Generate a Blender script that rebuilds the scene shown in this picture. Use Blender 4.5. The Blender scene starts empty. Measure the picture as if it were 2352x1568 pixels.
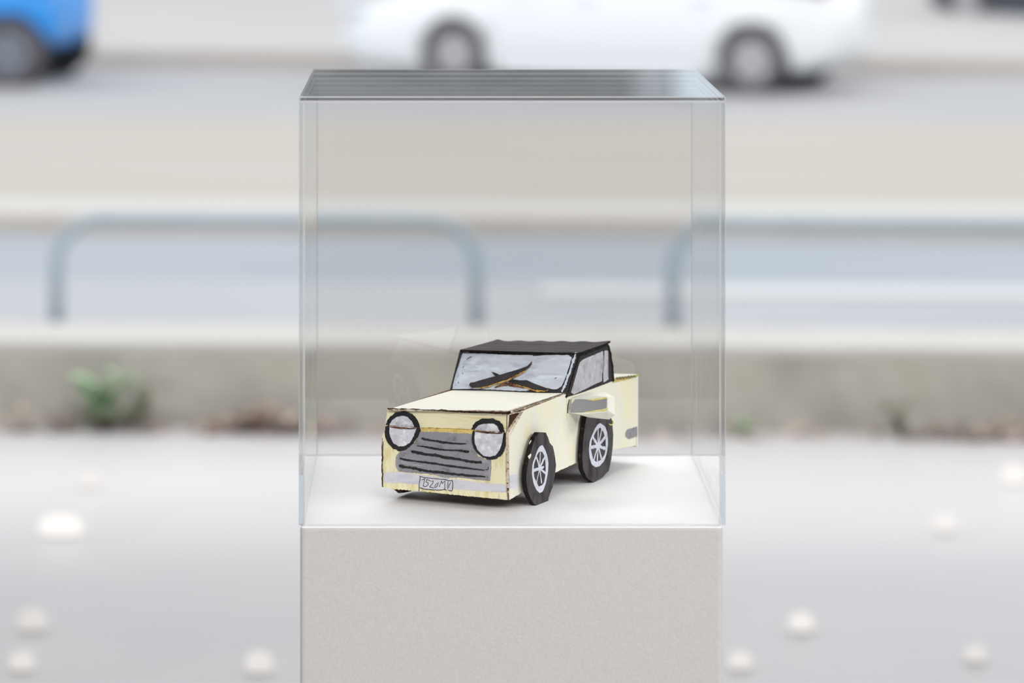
import bpy, bmesh, math, random
from mathutils import Vector, Matrix
random.seed(7)
S = bpy.context.scene
COL = S.collection
# ------------------------------------------------------------------ camera, sky, lamps, exposure
cam_d = bpy.data.cameras.new('camera'); cam = bpy.data.objects.new('camera', cam_d); COL.objects.link(cam)
cam.location = (0, 0, 1.6577); cam.rotation_euler = (math.radians(90), 0, 0)
cam_d.sensor_width = 36; cam_d.lens = 8650/2352*36
cam_d.shift_x = 176/2352; cam_d.shift_y = -1184/2352
cam_d.clip_start = .05; cam_d.clip_end = 500
cam_d.dof.use_dof = True; cam_d.dof.focus_distance = 3.69; cam_d.dof.aperture_fstop = 4.6; cam_d.dof.aperture_blades = 0
S.camera = cam
w = bpy.data.worlds.new('overcast_sky'); S.world = w; w.use_nodes = True
w.node_tree.nodes['Background'].inputs[0].default_value = (.95, .975, 1, 1)
w.node_tree.nodes['Background'].inputs[1].default_value = 1.0
def area(name, loc, rot, sx, sy, power, col=(1, 1, 1)):
    l = bpy.data.lights.new(name, 'AREA'); l.shape = 'RECTANGLE'; l.size = sx; l.size_y = sy; l.energy = power; l.color = col
    o = bpy.data.objects.new(name, l); COL.objects.link(o); o.location = loc; o.rotation_euler = [math.radians(a) for a in rot]; return o
def aim(o, p):
    o.rotation_euler = (Vector(p)-o.location).to_track_quat('-Z', 'Y').to_euler(); return o
aim(area('ceiling_lamp_panel', (-.2, 5.4, 3.3), (0, 0, 0), 2.6, 1.3, 42, (.98, .985, 1)), (.1, 3.7, 1.1))
aim(area('front_fill_light', (.1, .3, 3.25), (0, 0, 0), 4.5, 1.2, 112, (1, .99, .98)), (.1, 3.7, 1.0))  # added fill light for the front faces, not a known lamp
aim(area('side_fill_light', (3.6, 2.3, 3.1), (0, 0, 0), 2.2, 1.4, 60, (.98, .99, 1)), (.1, 3.7, 1.0))  # added light for the toy's right side, no lamp seen there
area('floor_edge_fill_light', (.2, 7.7, 3.32), (46, 0, 0), 10, .4, 60, (1, .985, .97)).data.spread = math.radians(75)  # added light to lift the floor edge and the wall foot
vs = S.view_settings; vs.view_transform = 'Standard'; vs.look = 'None'; vs.gamma = 1; vs.use_curve_mapping = False
vs.exposure = .9
S.cycles.max_bounces = 10; S.cycles.transparent_max_bounces = 24; S.cycles.caustics_reflective = False
S.cycles.sample_clamp_indirect = 6
# ------------------------------------------------------------------ materials
def srgb(r, g, b):
    f = lambda c: (c/255/12.92 if c/255 <= .04045 else ((c/255+.055)/1.055)**2.4)
    return (f(r), f(g), f(b), 1)
class M:
    pass
def mat(name, col, rough=.6, metal=0, spec=.5, col2=None, scale=20, stretch=(1, 1, 1), lo=.35, hi=.65, detail=6, bump=0, bscale=200,
        bstretch=(1, 1, 1), coat=0, col3=None, scale3=60, lo3=.6, hi3=.7, alpha=1):
    m = bpy.data.materials.new(name); m.use_nodes = True; nt = m.node_tree; N = nt.nodes; L = nt.links
    b = N['Principled BSDF']; b.inputs['Roughness'].default_value = rough; b.inputs['Metallic'].default_value = metal
    b.inputs['Specular IOR Level'].default_value = spec; b.inputs['Base Color'].default_value = col
    b.inputs['Coat Weight'].default_value = coat; b.inputs['Alpha'].default_value = alpha
    tc = N.new('ShaderNodeTexCoord')
    def noise(sc, st, det=6):
        mp = N.new('ShaderNodeMapping'); mp.inputs['Scale'].default_value = st; L.new(tc.outputs['Object'], mp.inputs['Vector'])
        n = N.new('ShaderNodeTexNoise'); n.inputs['Scale'].default_value = sc; n.inputs['Detail'].default_value = det; n.inputs['Roughness'].default_value = .6
        L.new(mp.outputs[0], n.inputs['Vector']); return n
    def ramp(n, lo, hi):
        r = N.new('ShaderNodeMapRange'); r.inputs[1].default_value = lo; r.inputs[2].default_value = hi; L.new(n.outputs['Fac'], r.inputs[0]); return r
    cur = None
    def mixin(prev, c, n, lo, hi):
        mx = N.new('ShaderNodeMix'); mx.data_type = 'RGBA'
        if prev is None: mx.inputs[6].default_value = col
        else: L.new(prev, mx.inputs[6])
        mx.inputs[7].default_value = c; L.new(ramp(n, lo, hi).outputs[0], mx.inputs[0]); return mx.outputs[2]
    if col2: cur = mixin(cur, col2, noise(scale, stretch, detail), lo, hi)
    if col3: cur = mixin(cur, col3, noise(scale3, stretch), lo3, hi3)
    if cur is not None: L.new(cur, b.inputs['Base Color'])
    if bump:
        bp = N.new('ShaderNodeBump'); bp.inputs['Strength'].default_value = bump; bp.inputs['Distance'].default_value = .001
        L.new(noise(bscale, bstretch, 4).outputs['Fac'], bp.inputs['Height']); L.new(bp.outputs[0], b.inputs['Normal'])
    return m
def acrylic(name, tint, base=.04, milky=0.0, milkcol=(.9, .92, .95, 1), rough=0.0):
    # clear sheet: transparent with a Fresnel (Schlick) reflection, optional milky share painting refracted edge light
    m = bpy.data.materials.new(name); m.use_nodes = True; nt = m.node_tree; N = nt.nodes; L = nt.links
    for n in list(N): N.remove(n)
    out = N.new('ShaderNodeOutputMaterial'); tr = N.new('ShaderNodeBsdfTransparent'); tr.inputs[0].default_value = tint
    gl = N.new('ShaderNodeBsdfGlossy'); gl.inputs['Roughness'].default_value = rough; gl.inputs['Color'].default_value = (.97, .98, .98, 1)
    lw = N.new('ShaderNodeLayerWeight'); lw.inputs['Blend'].default_value = .5
    pw = N.new('ShaderNodeMath'); pw.operation = 'POWER'; pw.inputs[1].default_value = 5; L.new(lw.outputs['Facing'], pw.inputs[0])
    ma = N.new('ShaderNodeMath'); ma.operation = 'MULTIPLY_ADD'; ma.inputs[1].default_value = 1-base; ma.inputs[2].default_value = base; L.new(pw.outputs[0], ma.inputs[0])
    mx = N.new('ShaderNodeMixShader'); L.new(ma.outputs[0], mx.inputs[0]); L.new(tr.outputs[0], mx.inputs[1]); L.new(gl.outputs[0], mx.inputs[2])
    last = mx.outputs[0]
    if milky:
        df = N.new('ShaderNodeBsdfDiffuse'); df.inputs[0].default_value = milkcol
        tl = N.new('ShaderNodeBsdfTranslucent'); tl.inputs[0].default_value = milkcol
        a = N.new('ShaderNodeMixShader'); a.inputs[0].default_value = .5; L.new(df.outputs[0], a.inputs[1]); L.new(tl.outputs[0], a.inputs[2])
        m2 = N.new('ShaderNodeMixShader'); m2.inputs[0].default_value = milky; L.new(last, m2.inputs[1]); L.new(a.outputs[0], m2.inputs[2]); last = m2.outputs[0]
    L.new(last, out.inputs[0]); return m
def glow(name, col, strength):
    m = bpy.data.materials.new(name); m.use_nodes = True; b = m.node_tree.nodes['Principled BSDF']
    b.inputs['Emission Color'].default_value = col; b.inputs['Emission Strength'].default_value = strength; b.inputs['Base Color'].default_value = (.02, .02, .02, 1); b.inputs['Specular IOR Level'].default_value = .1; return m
M.cream = mat('cream_paint', srgb(242, 240, 222), .8, spec=.15, col2=srgb(245, 240, 206), scale=17, stretch=(1, 1, .3), lo=.47, hi=.66, col3=srgb(236, 237, 230), scale3=60, lo3=.5, hi3=.7, bump=.25, bscale=420)
M.hood = mat('pale_cream_paint', srgb(236, 236, 224), .75, spec=.25, col2=srgb(237, 234, 210), scale=14, lo=.5, hi=.8, bump=.1, bscale=500)
M.nose = mat('streaked_yellow_paint', srgb(248, 242, 204), .75, spec=.2, col2=srgb(226, 210, 142), scale=52, stretch=(.22, 1, 4), lo=.5, hi=.64, detail=8, col3=srgb(232, 229, 210), scale3=70, lo3=.54, hi3=.66, bump=.3, bscale=160, bstretch=(.1, 1, 3))
M.front = mat('thin_yellow_paint', srgb(248, 242, 204), .75, spec=.2, col2=srgb(230, 213, 142), scale=50, stretch=(2.2, 1, .5), lo=.5, hi=.66, detail=8, col3=srgb(222, 208, 176), scale3=110, lo3=.55, hi3=.68, bump=.25, bscale=300)
M.ochre = mat('ochre_card', srgb(206, 166, 84), .85, spec=.15, col2=srgb(90, 58, 34), scale=330, lo=.5, hi=.62)
M.gold = mat('gold_ochre_paint', srgb(222, 200, 126), .8, spec=.15, col2=srgb(192, 160, 84), scale=110, lo=.46, hi=.66)
M.rawlt = mat('pale_card_edge', srgb(222, 208, 188), .9, spec=.1, col2=srgb(150, 116, 92), scale=380, lo=.52, hi=.62)
M.brown = mat('brown_card', srgb(84, 56, 40), .9, spec=.2, col2=srgb(54, 34, 26), scale=90, lo=.4, hi=.65, bump=.2)
M.brownlt = mat('raw_card_edge', srgb(126, 90, 66), .9, spec=.2, col2=srgb(60, 38, 28), scale=260, lo=.42, hi=.58, col3=srgb(220, 205, 190), scale3=300, lo3=.62, hi3=.68)
M.black = mat('black_brushed_paint', srgb(62, 57, 60), .75, spec=.2, col2=srgb(40, 37, 40), scale=40, stretch=(1, 3, 1), lo=.35, hi=.65, bump=.25, bscale=260, bstretch=(1, 4, 1))
M.tyre = mat('charcoal_wheel_paint', srgb(84, 80, 83), .85, spec=.12, col2=srgb(48, 45, 48), scale=95, stretch=(1, 1, .4), lo=.42, hi=.66, detail=9, bump=.4, bscale=320)
M.ink = mat('black_ink', srgb(30, 29, 32), .5, spec=.4, col2=srgb(52, 50, 54), scale=120, lo=.5, hi=.75)
M.roof = mat('roof_charcoal_paint', srgb(80, 74, 77), .8, spec=.15, col2=srgb(54, 50, 53), scale=120, stretch=(.1, 1.6, 1), lo=.42, hi=.64, detail=9, bump=.5, bscale=300, bstretch=(.06, 1, 1))
M.torn = mat('torn_black_edge', srgb(26, 22, 22), .85, spec=.15, col2=srgb(10, 9, 9), scale=420, lo=.4, hi=.55, col3=srgb(112, 80, 62), scale3=560, lo3=.61, hi3=.67, bump=.8, bscale=700)
M.wind = mat('windscreen_grey_blue_paint', srgb(200, 206, 218), .6, spec=.25, col2=srgb(170, 174, 187), scale=62, stretch=(.4, 1, 1.5), lo=.54, hi=.7, detail=9, col3=srgb(214, 223, 232), scale3=95, lo3=.5, hi3=.62, bump=.3, bscale=300, bstretch=(.4, 1, 1))
M.stripe = mat('pale_blue_paint', srgb(204, 214, 226), .65, spec=.2, col2=srgb(172, 182, 198), scale=170, stretch=(1, 1, .25), lo=.5, hi=.66)
M.sidewin = mat('side_window_grey_paint', srgb(190, 190, 196), .65, spec=.2, col2=srgb(150, 150, 157), scale=75, lo=.52, hi=.7, detail=8, col3=srgb(216, 216, 221), scale3=140, lo3=.55, hi3=.68, bump=.3)
M.grille = mat('grille_grey_paint', srgb(152, 150, 156), .7, spec=.2, col2=srgb(170, 168, 174), scale=60, stretch=(.5, 1, 1), lo=.54, hi=.74, detail=9, col3=srgb(118, 116, 121), scale3=130, lo3=.54, hi3=.68, bump=.25)
M.smear = mat('pale_grey_smear', srgb(176, 174, 180), .7, spec=.2, col2=srgb(156, 154, 160), scale=120)
M.silver = mat('bumper_silver_paint', srgb(222, 222, 230), .65, spec=.2, col2=srgb(200, 200, 213), scale=80, stretch=(.4, 1, 1.5), lo=.5, hi=.7, detail=9, col3=srgb(236, 236, 238), scale3=150, lo3=.56, hi3=.7)
M.lens = mat('lens_white_paint', srgb(220, 220, 230), .6, spec=.25, col2=srgb(198, 193, 200), scale=110, lo=.5, hi=.66, detail=8, col3=srgb(246, 247, 250), scale3=120, lo3=.53, hi3=.62, bump=.4, bscale=200)
M.rim = mat('rim_pale_paint', srgb(218, 221, 232), .65, spec=.2, col2=srgb(190, 192, 205), scale=160, lo=.52, hi=.68)
M.mirror = mat('mirror_grey_paint', srgb(148, 148, 154), .55, col2=srgb(160, 160, 166), scale=40, lo=.5, hi=.7)
M.yellow = mat('glue_yellow', srgb(226, 212, 110), .5, col2=srgb(236, 232, 190), scale=160, lo=.45, hi=.6)
M.plinth = mat('plinth_white_shaded', srgb(200, 197, 195), .8, spec=.25, bump=.32, bscale=440, col2=srgb(195, 192, 190), scale=300)  # same white, greyed: the front's weaker light is put into the colour
M.plinthtop = mat('plinth_white_lit', srgb(244, 244, 245), .6, spec=.3)
M.clear = acrylic('clear_acrylic', (.99, .989, .987, 1), .036)
M.edge = acrylic('polished_acrylic_edge', (.9, .91, .91, 1), .08, .08)
M.edgewhite = acrylic('top_arris_highlight', (.93, .94, .94, 1), .12, .5, (.97, .97, .97, 1))
M.edgedark = acrylic('dark_top_edge', (.5, .5, .49, 1), .12, .06)
M.edgelt = acrylic('acrylic_corner_highlight', (.93, .94, .94, 1), .12, .32, (.97, .97, .97, 1))
M.edgeblue = acrylic('blue_edge_refraction', (.9, .93, .97, 1), .06, .5, (.86, .91, .97, 1))
M.floor = mat('pale_resin_floor', srgb(168, 166, 167), .42, spec=.5, col2=srgb(164, 162, 164), scale=1.2, stretch=(1, 1, 1), lo=.4, hi=.65)
M.concrete = mat('weathered_concrete', srgb(147, 145, 138), .9, spec=.2, col2=srgb(127, 125, 118), scale=3.2, lo=.42, hi=.66, col3=srgb(140, 140, 126), scale3=5, lo3=.55, hi3=.72, bump=.5, bscale=60)
M.kerbtop = mat('pale_kerb_stone', srgb(158, 156, 153), .85, spec=.2, col2=srgb(152, 150, 147), scale=4)
M.asphalt = mat('blue_grey_asphalt', srgb(142, 149, 155), .8, spec=.3, col2=srgb(148, 152, 158), scale=.6, lo=.4, hi=.65)
M.asphalt3 = mat('lighter_asphalt', srgb(160, 161, 164), .8, spec=.3, col2=srgb(153, 155, 160), scale=.6, lo=.4, hi=.65)  # lighter grey than the asphalt beyond
M.asphalt2 = mat('pale_asphalt', srgb(156, 156, 159), .8, spec=.3, col2=srgb(161, 160, 161), scale=.5)
M.beige = mat('beige_paving', srgb(168, 162, 156), .85, spec=.2, col2=srgb(164, 160, 151), scale=.5, stretch=(.5, 2, 1), lo=.4, hi=.65)
M.pave = mat('pale_pavement', srgb(176, 174, 172), .85, spec=.2, col2=srgb(170, 168, 168), scale=.6)
M.kerbface = mat('kerb_face', srgb(178, 170, 162), .9, spec=.2, col2=srgb(184, 178, 172), scale=2)
M.white = mat('road_marking_white', srgb(180, 182, 183), .7)
M.kerbtop2 = mat('median_kerb_stone', srgb(182, 179, 176), .85, spec=.2)
M.steel = mat('galvanised_steel', srgb(138, 152, 161), .5, .15, col2=srgb(146, 158, 165), scale=8)
M.carwhite = mat('white_car_paint', srgb(222, 225, 227), .3, coat=.4)
M.carblue = mat('blue_car_paint', srgb(8, 132, 212), .4, coat=.25)
M.cardark = mat('dark_car_paint', srgb(52, 60, 72), .3, coat=.6)
M.carglass = mat('dark_car_glass', srgb(36, 40, 46), .05, spec=.6)
M.rubber = mat('car_tyre_rubber', srgb(86, 80, 86), .8)
M.alloy = mat('car_alloy', srgb(178, 175, 180), .5, .1)
M.alloydk = mat('grey_car_alloy', srgb(120, 128, 138), .4, .2)
M.trim = mat('dark_plastic_trim', srgb(40, 40, 44), .7)
M.red = mat('tail_lamp_red', srgb(170, 30, 30), .3)
M.lamp = mat('head_lamp_clear', srgb(210, 214, 220), .15)
M.leaf = mat('weed_leaf', srgb(134, 168, 132), .6, col2=srgb(150, 178, 138), scale=20)
M.leafdk = mat('weed_leaf_olive', srgb(122, 126, 102), .6, col2=srgb(104, 106, 86), scale=20)
M.dry = mat('dry_leaf', srgb(180, 156, 142), .8, col2=srgb(142, 124, 115), scale=14)
M.dirt = mat('gutter_dirt', srgb(150, 138, 128), .95, col2=srgb(124, 112, 106), scale=9)
M.wall = mat('gallery_wall', srgb(196, 194, 192), .9)
M.wallback = mat('dark_back_wall', srgb(92, 91, 92), .9)
M.ceil = mat('gallery_ceiling', srgb(206, 205, 204), .9)
M.facade = mat('grey_render_facade', srgb(112, 113, 114), .9, col2=srgb(104, 105, 106), scale=.4)
M.facade2 = mat('pale_blue_facade', srgb(196, 205, 213), .9)
M.facade3 = mat('light_grey_facade', srgb(158, 162, 166), .9)
M.pane = mat('window_pane', srgb(46, 52, 58), .1)
M.roofslab = mat('roof_slab', srgb(96, 96, 98), .9)
# ------------------------------------------------------------------ helpers
def link(name, bm, mats, parent=None, smooth=False, matrix=None):
    me = bpy.data.meshes.new(name); bmesh.ops.recalc_face_normals(bm, faces=bm.faces[:]); bm.to_mesh(me); bm.free()
    for m in (mats if isinstance(mats, (list, tuple)) else [mats]): me.materials.append(m)
    if smooth:
        for p in me.polygons: p.use_smooth = True
    o = bpy.data.objects.new(name, me); COL.objects.link(o)
    if parent: o.parent = parent
    if matrix is not None: o.matrix_local = matrix
    return o
def tag(o, label, cat, group=None):
    o['label'] = label; o['category'] = cat
    if group: o['group'] = group
    return o
def thing(name, label, cat, loc=(0, 0, 0), rz=0, group=None):
    o = bpy.data.objects.new(name, None); COL.objects.link(o); o.location = loc; o.rotation_euler = (0, 0, rz); o.empty_display_size = .1
    return tag(o, label, cat, group)
def struct(o):
    o['kind'] = 'structure'; return o
def box(bm, x0, x1, y0, y1, z0, z1, mi=0):
    vs_ = [bm.verts.new((x, y, z)) for z in (z0, z1) for y in (y0, y1) for x in (x0, x1)]
    fs = [(0, 2, 3, 1), (4, 5, 7, 6), (0, 1, 5, 4), (2, 6, 7, 3), (0, 4, 6, 2), (1, 3, 7, 5)]
    out = []
    for f in fs:
        fa = bm.faces.new([vs_[i] for i in f]); fa.material_index = mi; out.append(fa)
    return out
def bevel(bm, w_, seg=2):
    bmesh.ops.bevel(bm, geom=bm.edges[:], offset=w_, segments=seg, profile=.6, affect='EDGES')
def tube(bm, pts, r, seg=12, mi=0, cap=True):
    pts = [Vector(p) for p in pts]; rings = []
    t0 = (pts[1]-pts[0]).normalized(); ref = Vector((0, 0, 1)) if abs(t0.z) < .9 else Vector((1, 0, 0)); n = t0.cross(ref).normalized()
    for i, p in enumerate(pts):
        a = pts[max(i-1, 0)]; b = pts[min(i+1, len(pts)-1)]; t = (b-a).normalized()
        n = (n-t*n.dot(t)).normalized(); bn = t.cross(n); rr = r[i] if isinstance(r, (list, tuple)) else r
        rings.append([bm.verts.new(p+(n*math.cos(2*math.pi*k/seg)+bn*math.sin(2*math.pi*k/seg))*rr) for k in range(seg)])
    for a, b in zip(rings, rings[1:]):
        for k in range(seg):
            bm.faces.new((a[k], a[(k+1) % seg], b[(k+1) % seg], b[k])).material_index = mi
    if cap:
        bm.faces.new(rings[0][::-1]).material_index = mi; bm.faces.new(rings[-1]).material_index = mi
def cyl(bm, c, axis, r, h, seg=24, mi=0):
    axis = Vector(axis).normalized(); c = Vector(c); tube(bm, [c-axis*h/2, c+axis*h/2], r, seg, mi)
# ------------------------------------------------------------------ the setting: gallery shell, kerb wall, street
bm = bmesh.new(); box(bm, -6, 6, -3, 10.9, -.25, 0); struct(link('floor', bm, M.floor))
bm = bmesh.new(); box(bm, -6.2, 6.2, -3.2, 7.8, 3.4, 3.6); struct(link('ceiling', bm, M.ceil))
bm = bmesh.new(); box(bm, -6.2, -6, -3.2, 7.8, 0, 3.4); struct(link('wall_left', bm, M.wall))
bm = bmesh.new(); box(bm, 6, 6.2, -3.2, 7.8, 0, 3.4); struct(link('wall_right', bm, M.wall))
bm = bmesh.new(); box(bm, -6, 6, -3.2, -3, 0, 3.4); struct(link('wall_back', bm, M.wallback))
YAW = math.radians(-3.3)
def street(o, piv=(0, 0)):
    o.rotation_euler = (0, 0, YAW); return o
def st(u, v, z):   # street coordinates -> world
    return Vector((u*math.cos(YAW)-v*math.sin(YAW), u*math.sin(YAW)+v*math.cos(YAW), z))
GZ = -.6
bm = bmesh.new(); box(bm, -45, 45, 9, 75, GZ-.3, GZ-.012); o = struct(link('ground', bm, M.pave))
def slab(name, v0, v1, z0, z1, m, u0=-30, u1=30):
    bm = bmesh.new(); box(bm, u0, u1, v0, v1, z0, z1); return street(struct(link(name, bm, m)))
wall = slab('kerb_wall', 10.33, 10.74, GZ-.05, .21, M.concrete, -9, 9)
c = slab('kerb_coping', 10.329, 10.742, .21, .232, M.kerbtop, -9, 9)
slab('near_pavement', 10.75, 17.02, GZ-.1, GZ, M.pave)
slab('near_road', 18.7, 20.75, GZ-.1, GZ-.008, M.asphalt)
slab('near_lane', 17.02, 18.7, GZ-.1, GZ-.008, M.asphalt3)
slab('median_kerb', 20.75, 20.95, GZ-.1, GZ+.10, M.kerbface)
slab('median_kerb_top', 20.95, 21.6, GZ-.1, GZ+.102, M.kerbtop2)
slab('median_paving', 21.6, 27.6, GZ-.1, GZ+.095, M.beige)
slab('far_road', 27.6, 60, GZ-.1, GZ-.006, M.asphalt2)
bm = bmesh.new(); box(bm, 0, 12, -.2, .2, 0, .012)
o = struct(link('road_stripe', bm, M.white)); o.location = st(-.55, 18.32, GZ-.006); o.rotation_euler = (0, 0, YAW)
bm = bmesh.new(); box(bm, -.35, 12.0, -.37, .37, 0, .012)
# far pavement, swung a little further round
FY = math.radians(-9)
def farslab(name, v0, v1, z1, m):
    bm = bmesh.new(); box(bm, -35, 35, v0, v1, GZ-.1, z1); o = struct(link(name, bm, m)); o.location = (.3, 34.9, 0); o.rotation_euler = (0, 0, FY); return o
farslab('far_kerb', 0, .25, GZ+.13, M.kerbface)
farslab('far_pavement', .25, 30, GZ+.132, M.pave)
# ------------------------------------------------------------------ plinth and acrylic cover
PX0, PX1, PY0, PY1 = -.1272, .2703, 3.540, 3.938
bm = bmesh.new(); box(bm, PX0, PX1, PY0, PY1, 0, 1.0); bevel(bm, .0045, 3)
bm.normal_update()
for f in bm.faces: f.material_index = 1 if f.normal.z > .5 else 0  # top faces get the lit white, all others the shaded white
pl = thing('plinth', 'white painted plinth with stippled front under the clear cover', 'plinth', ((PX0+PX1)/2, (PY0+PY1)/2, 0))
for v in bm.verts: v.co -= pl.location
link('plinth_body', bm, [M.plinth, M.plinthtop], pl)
CX0, CX1, CY0, CY1, CT, T = -.1284, .2729, 3.5385, 3.936, 1.4035, .005
case = thing('display_cover', 'clear five-sided acrylic display cover standing on the white plinth', 'display case', ((CX0+CX1)/2, (CY0+CY1)/2, 1.0))
cl = case.location
def sheet(name, x0, x1, y0, y1, z0, z1, axis, bright=.0009, em=None, am=None):
    # thin sheet: the two large faces clear, the rim's refracted light painted as bright arrises and a duller middle
    bm = bmesh.new(); fs = box(bm, x0-cl.x, x1-cl.x, y0-cl.y, y1-cl.y, z0-cl.z, z1-cl.z)
    bevel(bm, bright, 1); bm.normal_update()
    for f in bm.faces:
        n = f.normal; a = [abs(n.x), abs(n.y), abs(n.z)]
        if a[axis] > .95: f.material_index = 0
        elif max(a) > .95: f.material_index = 1
        else: f.material_index = 2
    return link(name, bm, [M.clear, em or M.edge, am or M.edgelt], case)
sheet('side_pane', CX0, CX0+T, CY0, CY1, 1.0005, CT-T, 0)
sheet('side_pane', CX1-T, CX1, CY0, CY1, 1.0005, CT-T, 0)
sheet('front_pane', CX0+T, CX1-T, CY0, CY0+T, 1.0005, CT-T, 1)
sheet('back_pane', CX0+T, CX1-T, CY1-T, CY1, 1.0005, CT-T, 1, .0009, None, M.edge)
sheet('top_pane', CX0, CX1, CY0, CY1, CT-T, CT, 2, .0012, M.edgedark, M.edgewhite)
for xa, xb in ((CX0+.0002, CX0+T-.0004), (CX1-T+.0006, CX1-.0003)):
    bm = bmesh.new(); box(bm, xa-cl.x, xb-cl.x, CY0-.0004-cl.y, CY0-.0001-cl.y, .002, .048)  # pale blue sheet stands in for refraction inside the pane edge
    e = link('edge_refraction', bm, M.edgeblue, case); e['label'] = 'pale blue strip painting the refraction at the foot of the side pane'
# ------------------------------------------------------------------ cardboard toy car
toy = thing('toy_car', 'cream cardboard toy car with black roof and painted grille, on the plinth', 'toy car', (.071, 3.6104, 1.0), math.radians(-26))
mm = .001
class Pl:
    def __init__(s, o, u, v, n): s.o, s.u, s.v, s.n = [Vector(a) for a in (o, u, v, n)]
    def pt(s, a, b, off=0): return s.o+s.u*a*mm+s.v*b*mm+s.n*off*mm
PLN = {'side': Pl((0, 0, 0), (0, 1, 0), (0, 0, 1), (1, 0, 0)), 'front': Pl((0, 0, 0), (1, 0, 0), (0, 0, 1), (0, -1, 0)), 'nose': Pl((0, 0.003, 0), (1, 0, 0), (0, 0, 1), (0, -1, 0)), 'wind': Pl((0, 0.13, 0.0954), (0.99752, -0.05455, 0.04442), (0.00023, 0.63392, 0.7734), (-0.07035, -0.77148, 0.63236)), 'wheelf': Pl((0.0085, 0, 0), (0, 1, 0), (0, 0, 1), (1, 0, 0)), 'wheelr': Pl((0.0075, 0, 0), (0, 1, 0), (0, 0, 1), (1, 0, 0)), 'mir': Pl((0, 0.1385, 0), (1, 0, 0), (0, 0, 1), (0, -1, 0)), 'left': Pl((-0.1335, 0, 0), (0, 1, 0), (0, 0, 1), (-1, 0, 0))}
def jag(pts, step=1.6, amp=.35, closed=True, seed=1):
    r = random.Random(seed); out = []
    n = len(pts)
    for i in range(n if closed else n-1):
        a = Vector(pts[i]); b = Vector(pts[(i+1) % n]); k = max(1, int((b-a).length/step))
        d = (b-a); nn = Vector((-d.y, d.x)).normalized() if d.length else Vector((0, 0))
        for j in range(k):
            p = a+d*(j/k); out.append(tuple(p+nn*(r.uniform(-amp, amp) if j or amp < .5 else 0)))
    if not closed: out.append(tuple(pts[-1]))
    return out
def poly(bm, pl_, pts, off, thick, mi=0, mi_side=None, front_fn=None):
    f = front_fn or (lambda a, b: 0)
    A = [bm.verts.new(pl_.pt(a, b, off+f(a, b))) for a, b in pts]; B = [bm.verts.new(pl_.pt(a, b, off-thick+f(a, b))) for a, b in pts]
    fa = bm.faces.new(A); fb = bm.faces.new(B[::-1]); fa.material_index = mi; fb.material_index = mi if mi_side is None else mi_side
    for i in range(len(A)):
        j = (i+1) % len(A); q = bm.faces.new((A[j], A[i], B[i], B[j])); q.material_index = mi if mi_side is None else mi_side
    bmesh.ops.triangulate(bm, faces=[fa, fb])
def panel(name, pln, pts, off, thick, mats, parent=toy, jagged=None, side=None, fn=None):
    bm = bmesh.new(); p = jag(pts, *jagged) if jagged else pts
    poly(bm, PLN[pln], p, off, thick, 0, 1 if side else None, fn)
    return link(name, bm, [mats, side] if side else mats, parent)
def ribbon(pts, wd, seed=3, rag=.15, sub=3):
    # brush stroke outline around a poly-line, wd = width or list of widths (mm)
    r = random.Random(seed); P = [Vector(p) for p in pts]; W = wd if isinstance(wd, (list, tuple)) else [wd]*len(P)
    Q, V = [], []
    for i in range(len(P)-1):
        for j in range(sub): Q.append(P[i].lerp(P[i+1], j/sub)); V.append(W[i]+(W[i+1]-W[i])*j/sub)
    Q.append(P[-1]); V.append(W[-1]); L_, R_ = [], []
    d0 = (Q[1]-Q[0]).normalized(); d1 = (Q[-1]-Q[-2]).normalized()
    Q = [Q[0]-d0*V[0]*.32]+Q+[Q[-1]+d1*V[-1]*.32]; V = [V[0]*.45]+V+[V[-1]*.45]; wob = 0
    for i, q in enumerate(Q):
        d = (Q[min(i+1, len(Q)-1)]-Q[max(i-1, 0)]).normalized(); n = Vector((-d.y, d.x)); h = V[i]/2
        wob = wob*.5+r.uniform(-rag, rag)*.6; q = q+n*wob*h*.7
        L_.append(q+n*h*(1+r.uniform(-rag, rag)*1.3)); R_.append(q-n*h*(1+r.uniform(-rag, rag)*1.3))
    return L_, R_
def stroke_bm(bm, pln, pts, wd, off, thick=.3, seed=3, rag=.15, sub=3, mi=0):
    L_, R_ = ribbon(pts, wd, seed, rag, sub); pl_ = PLN[pln]
    rows = [[bm.verts.new(pl_.pt(*p, o_)) for p in (l, r)for o_ in (off, off-thick)] for l, r in zip(L_, R_)]   # l_top,l_bot,r_top,r_bot
    for a, b in zip(rows, rows[1:]):
        for i, j in ((0, 2), (2, 3), (3, 1), (1, 0)):
            bm.faces.new((a[i], a[j], b[j], b[i])).material_index = mi
    for e in (rows[0], rows[-1]): bm.faces.new((e[0], e[1], e[3], e[2])).material_index = mi
def stroke(name, pln, pts, wd, off, m, parent=toy, seed=3, rag=.15, sub=3, thick=.3):
    bm = bmesh.new(); stroke_bm(bm, pln, pts, wd, off, thick, seed, rag, sub); return link(name, bm, m, parent)
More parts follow.
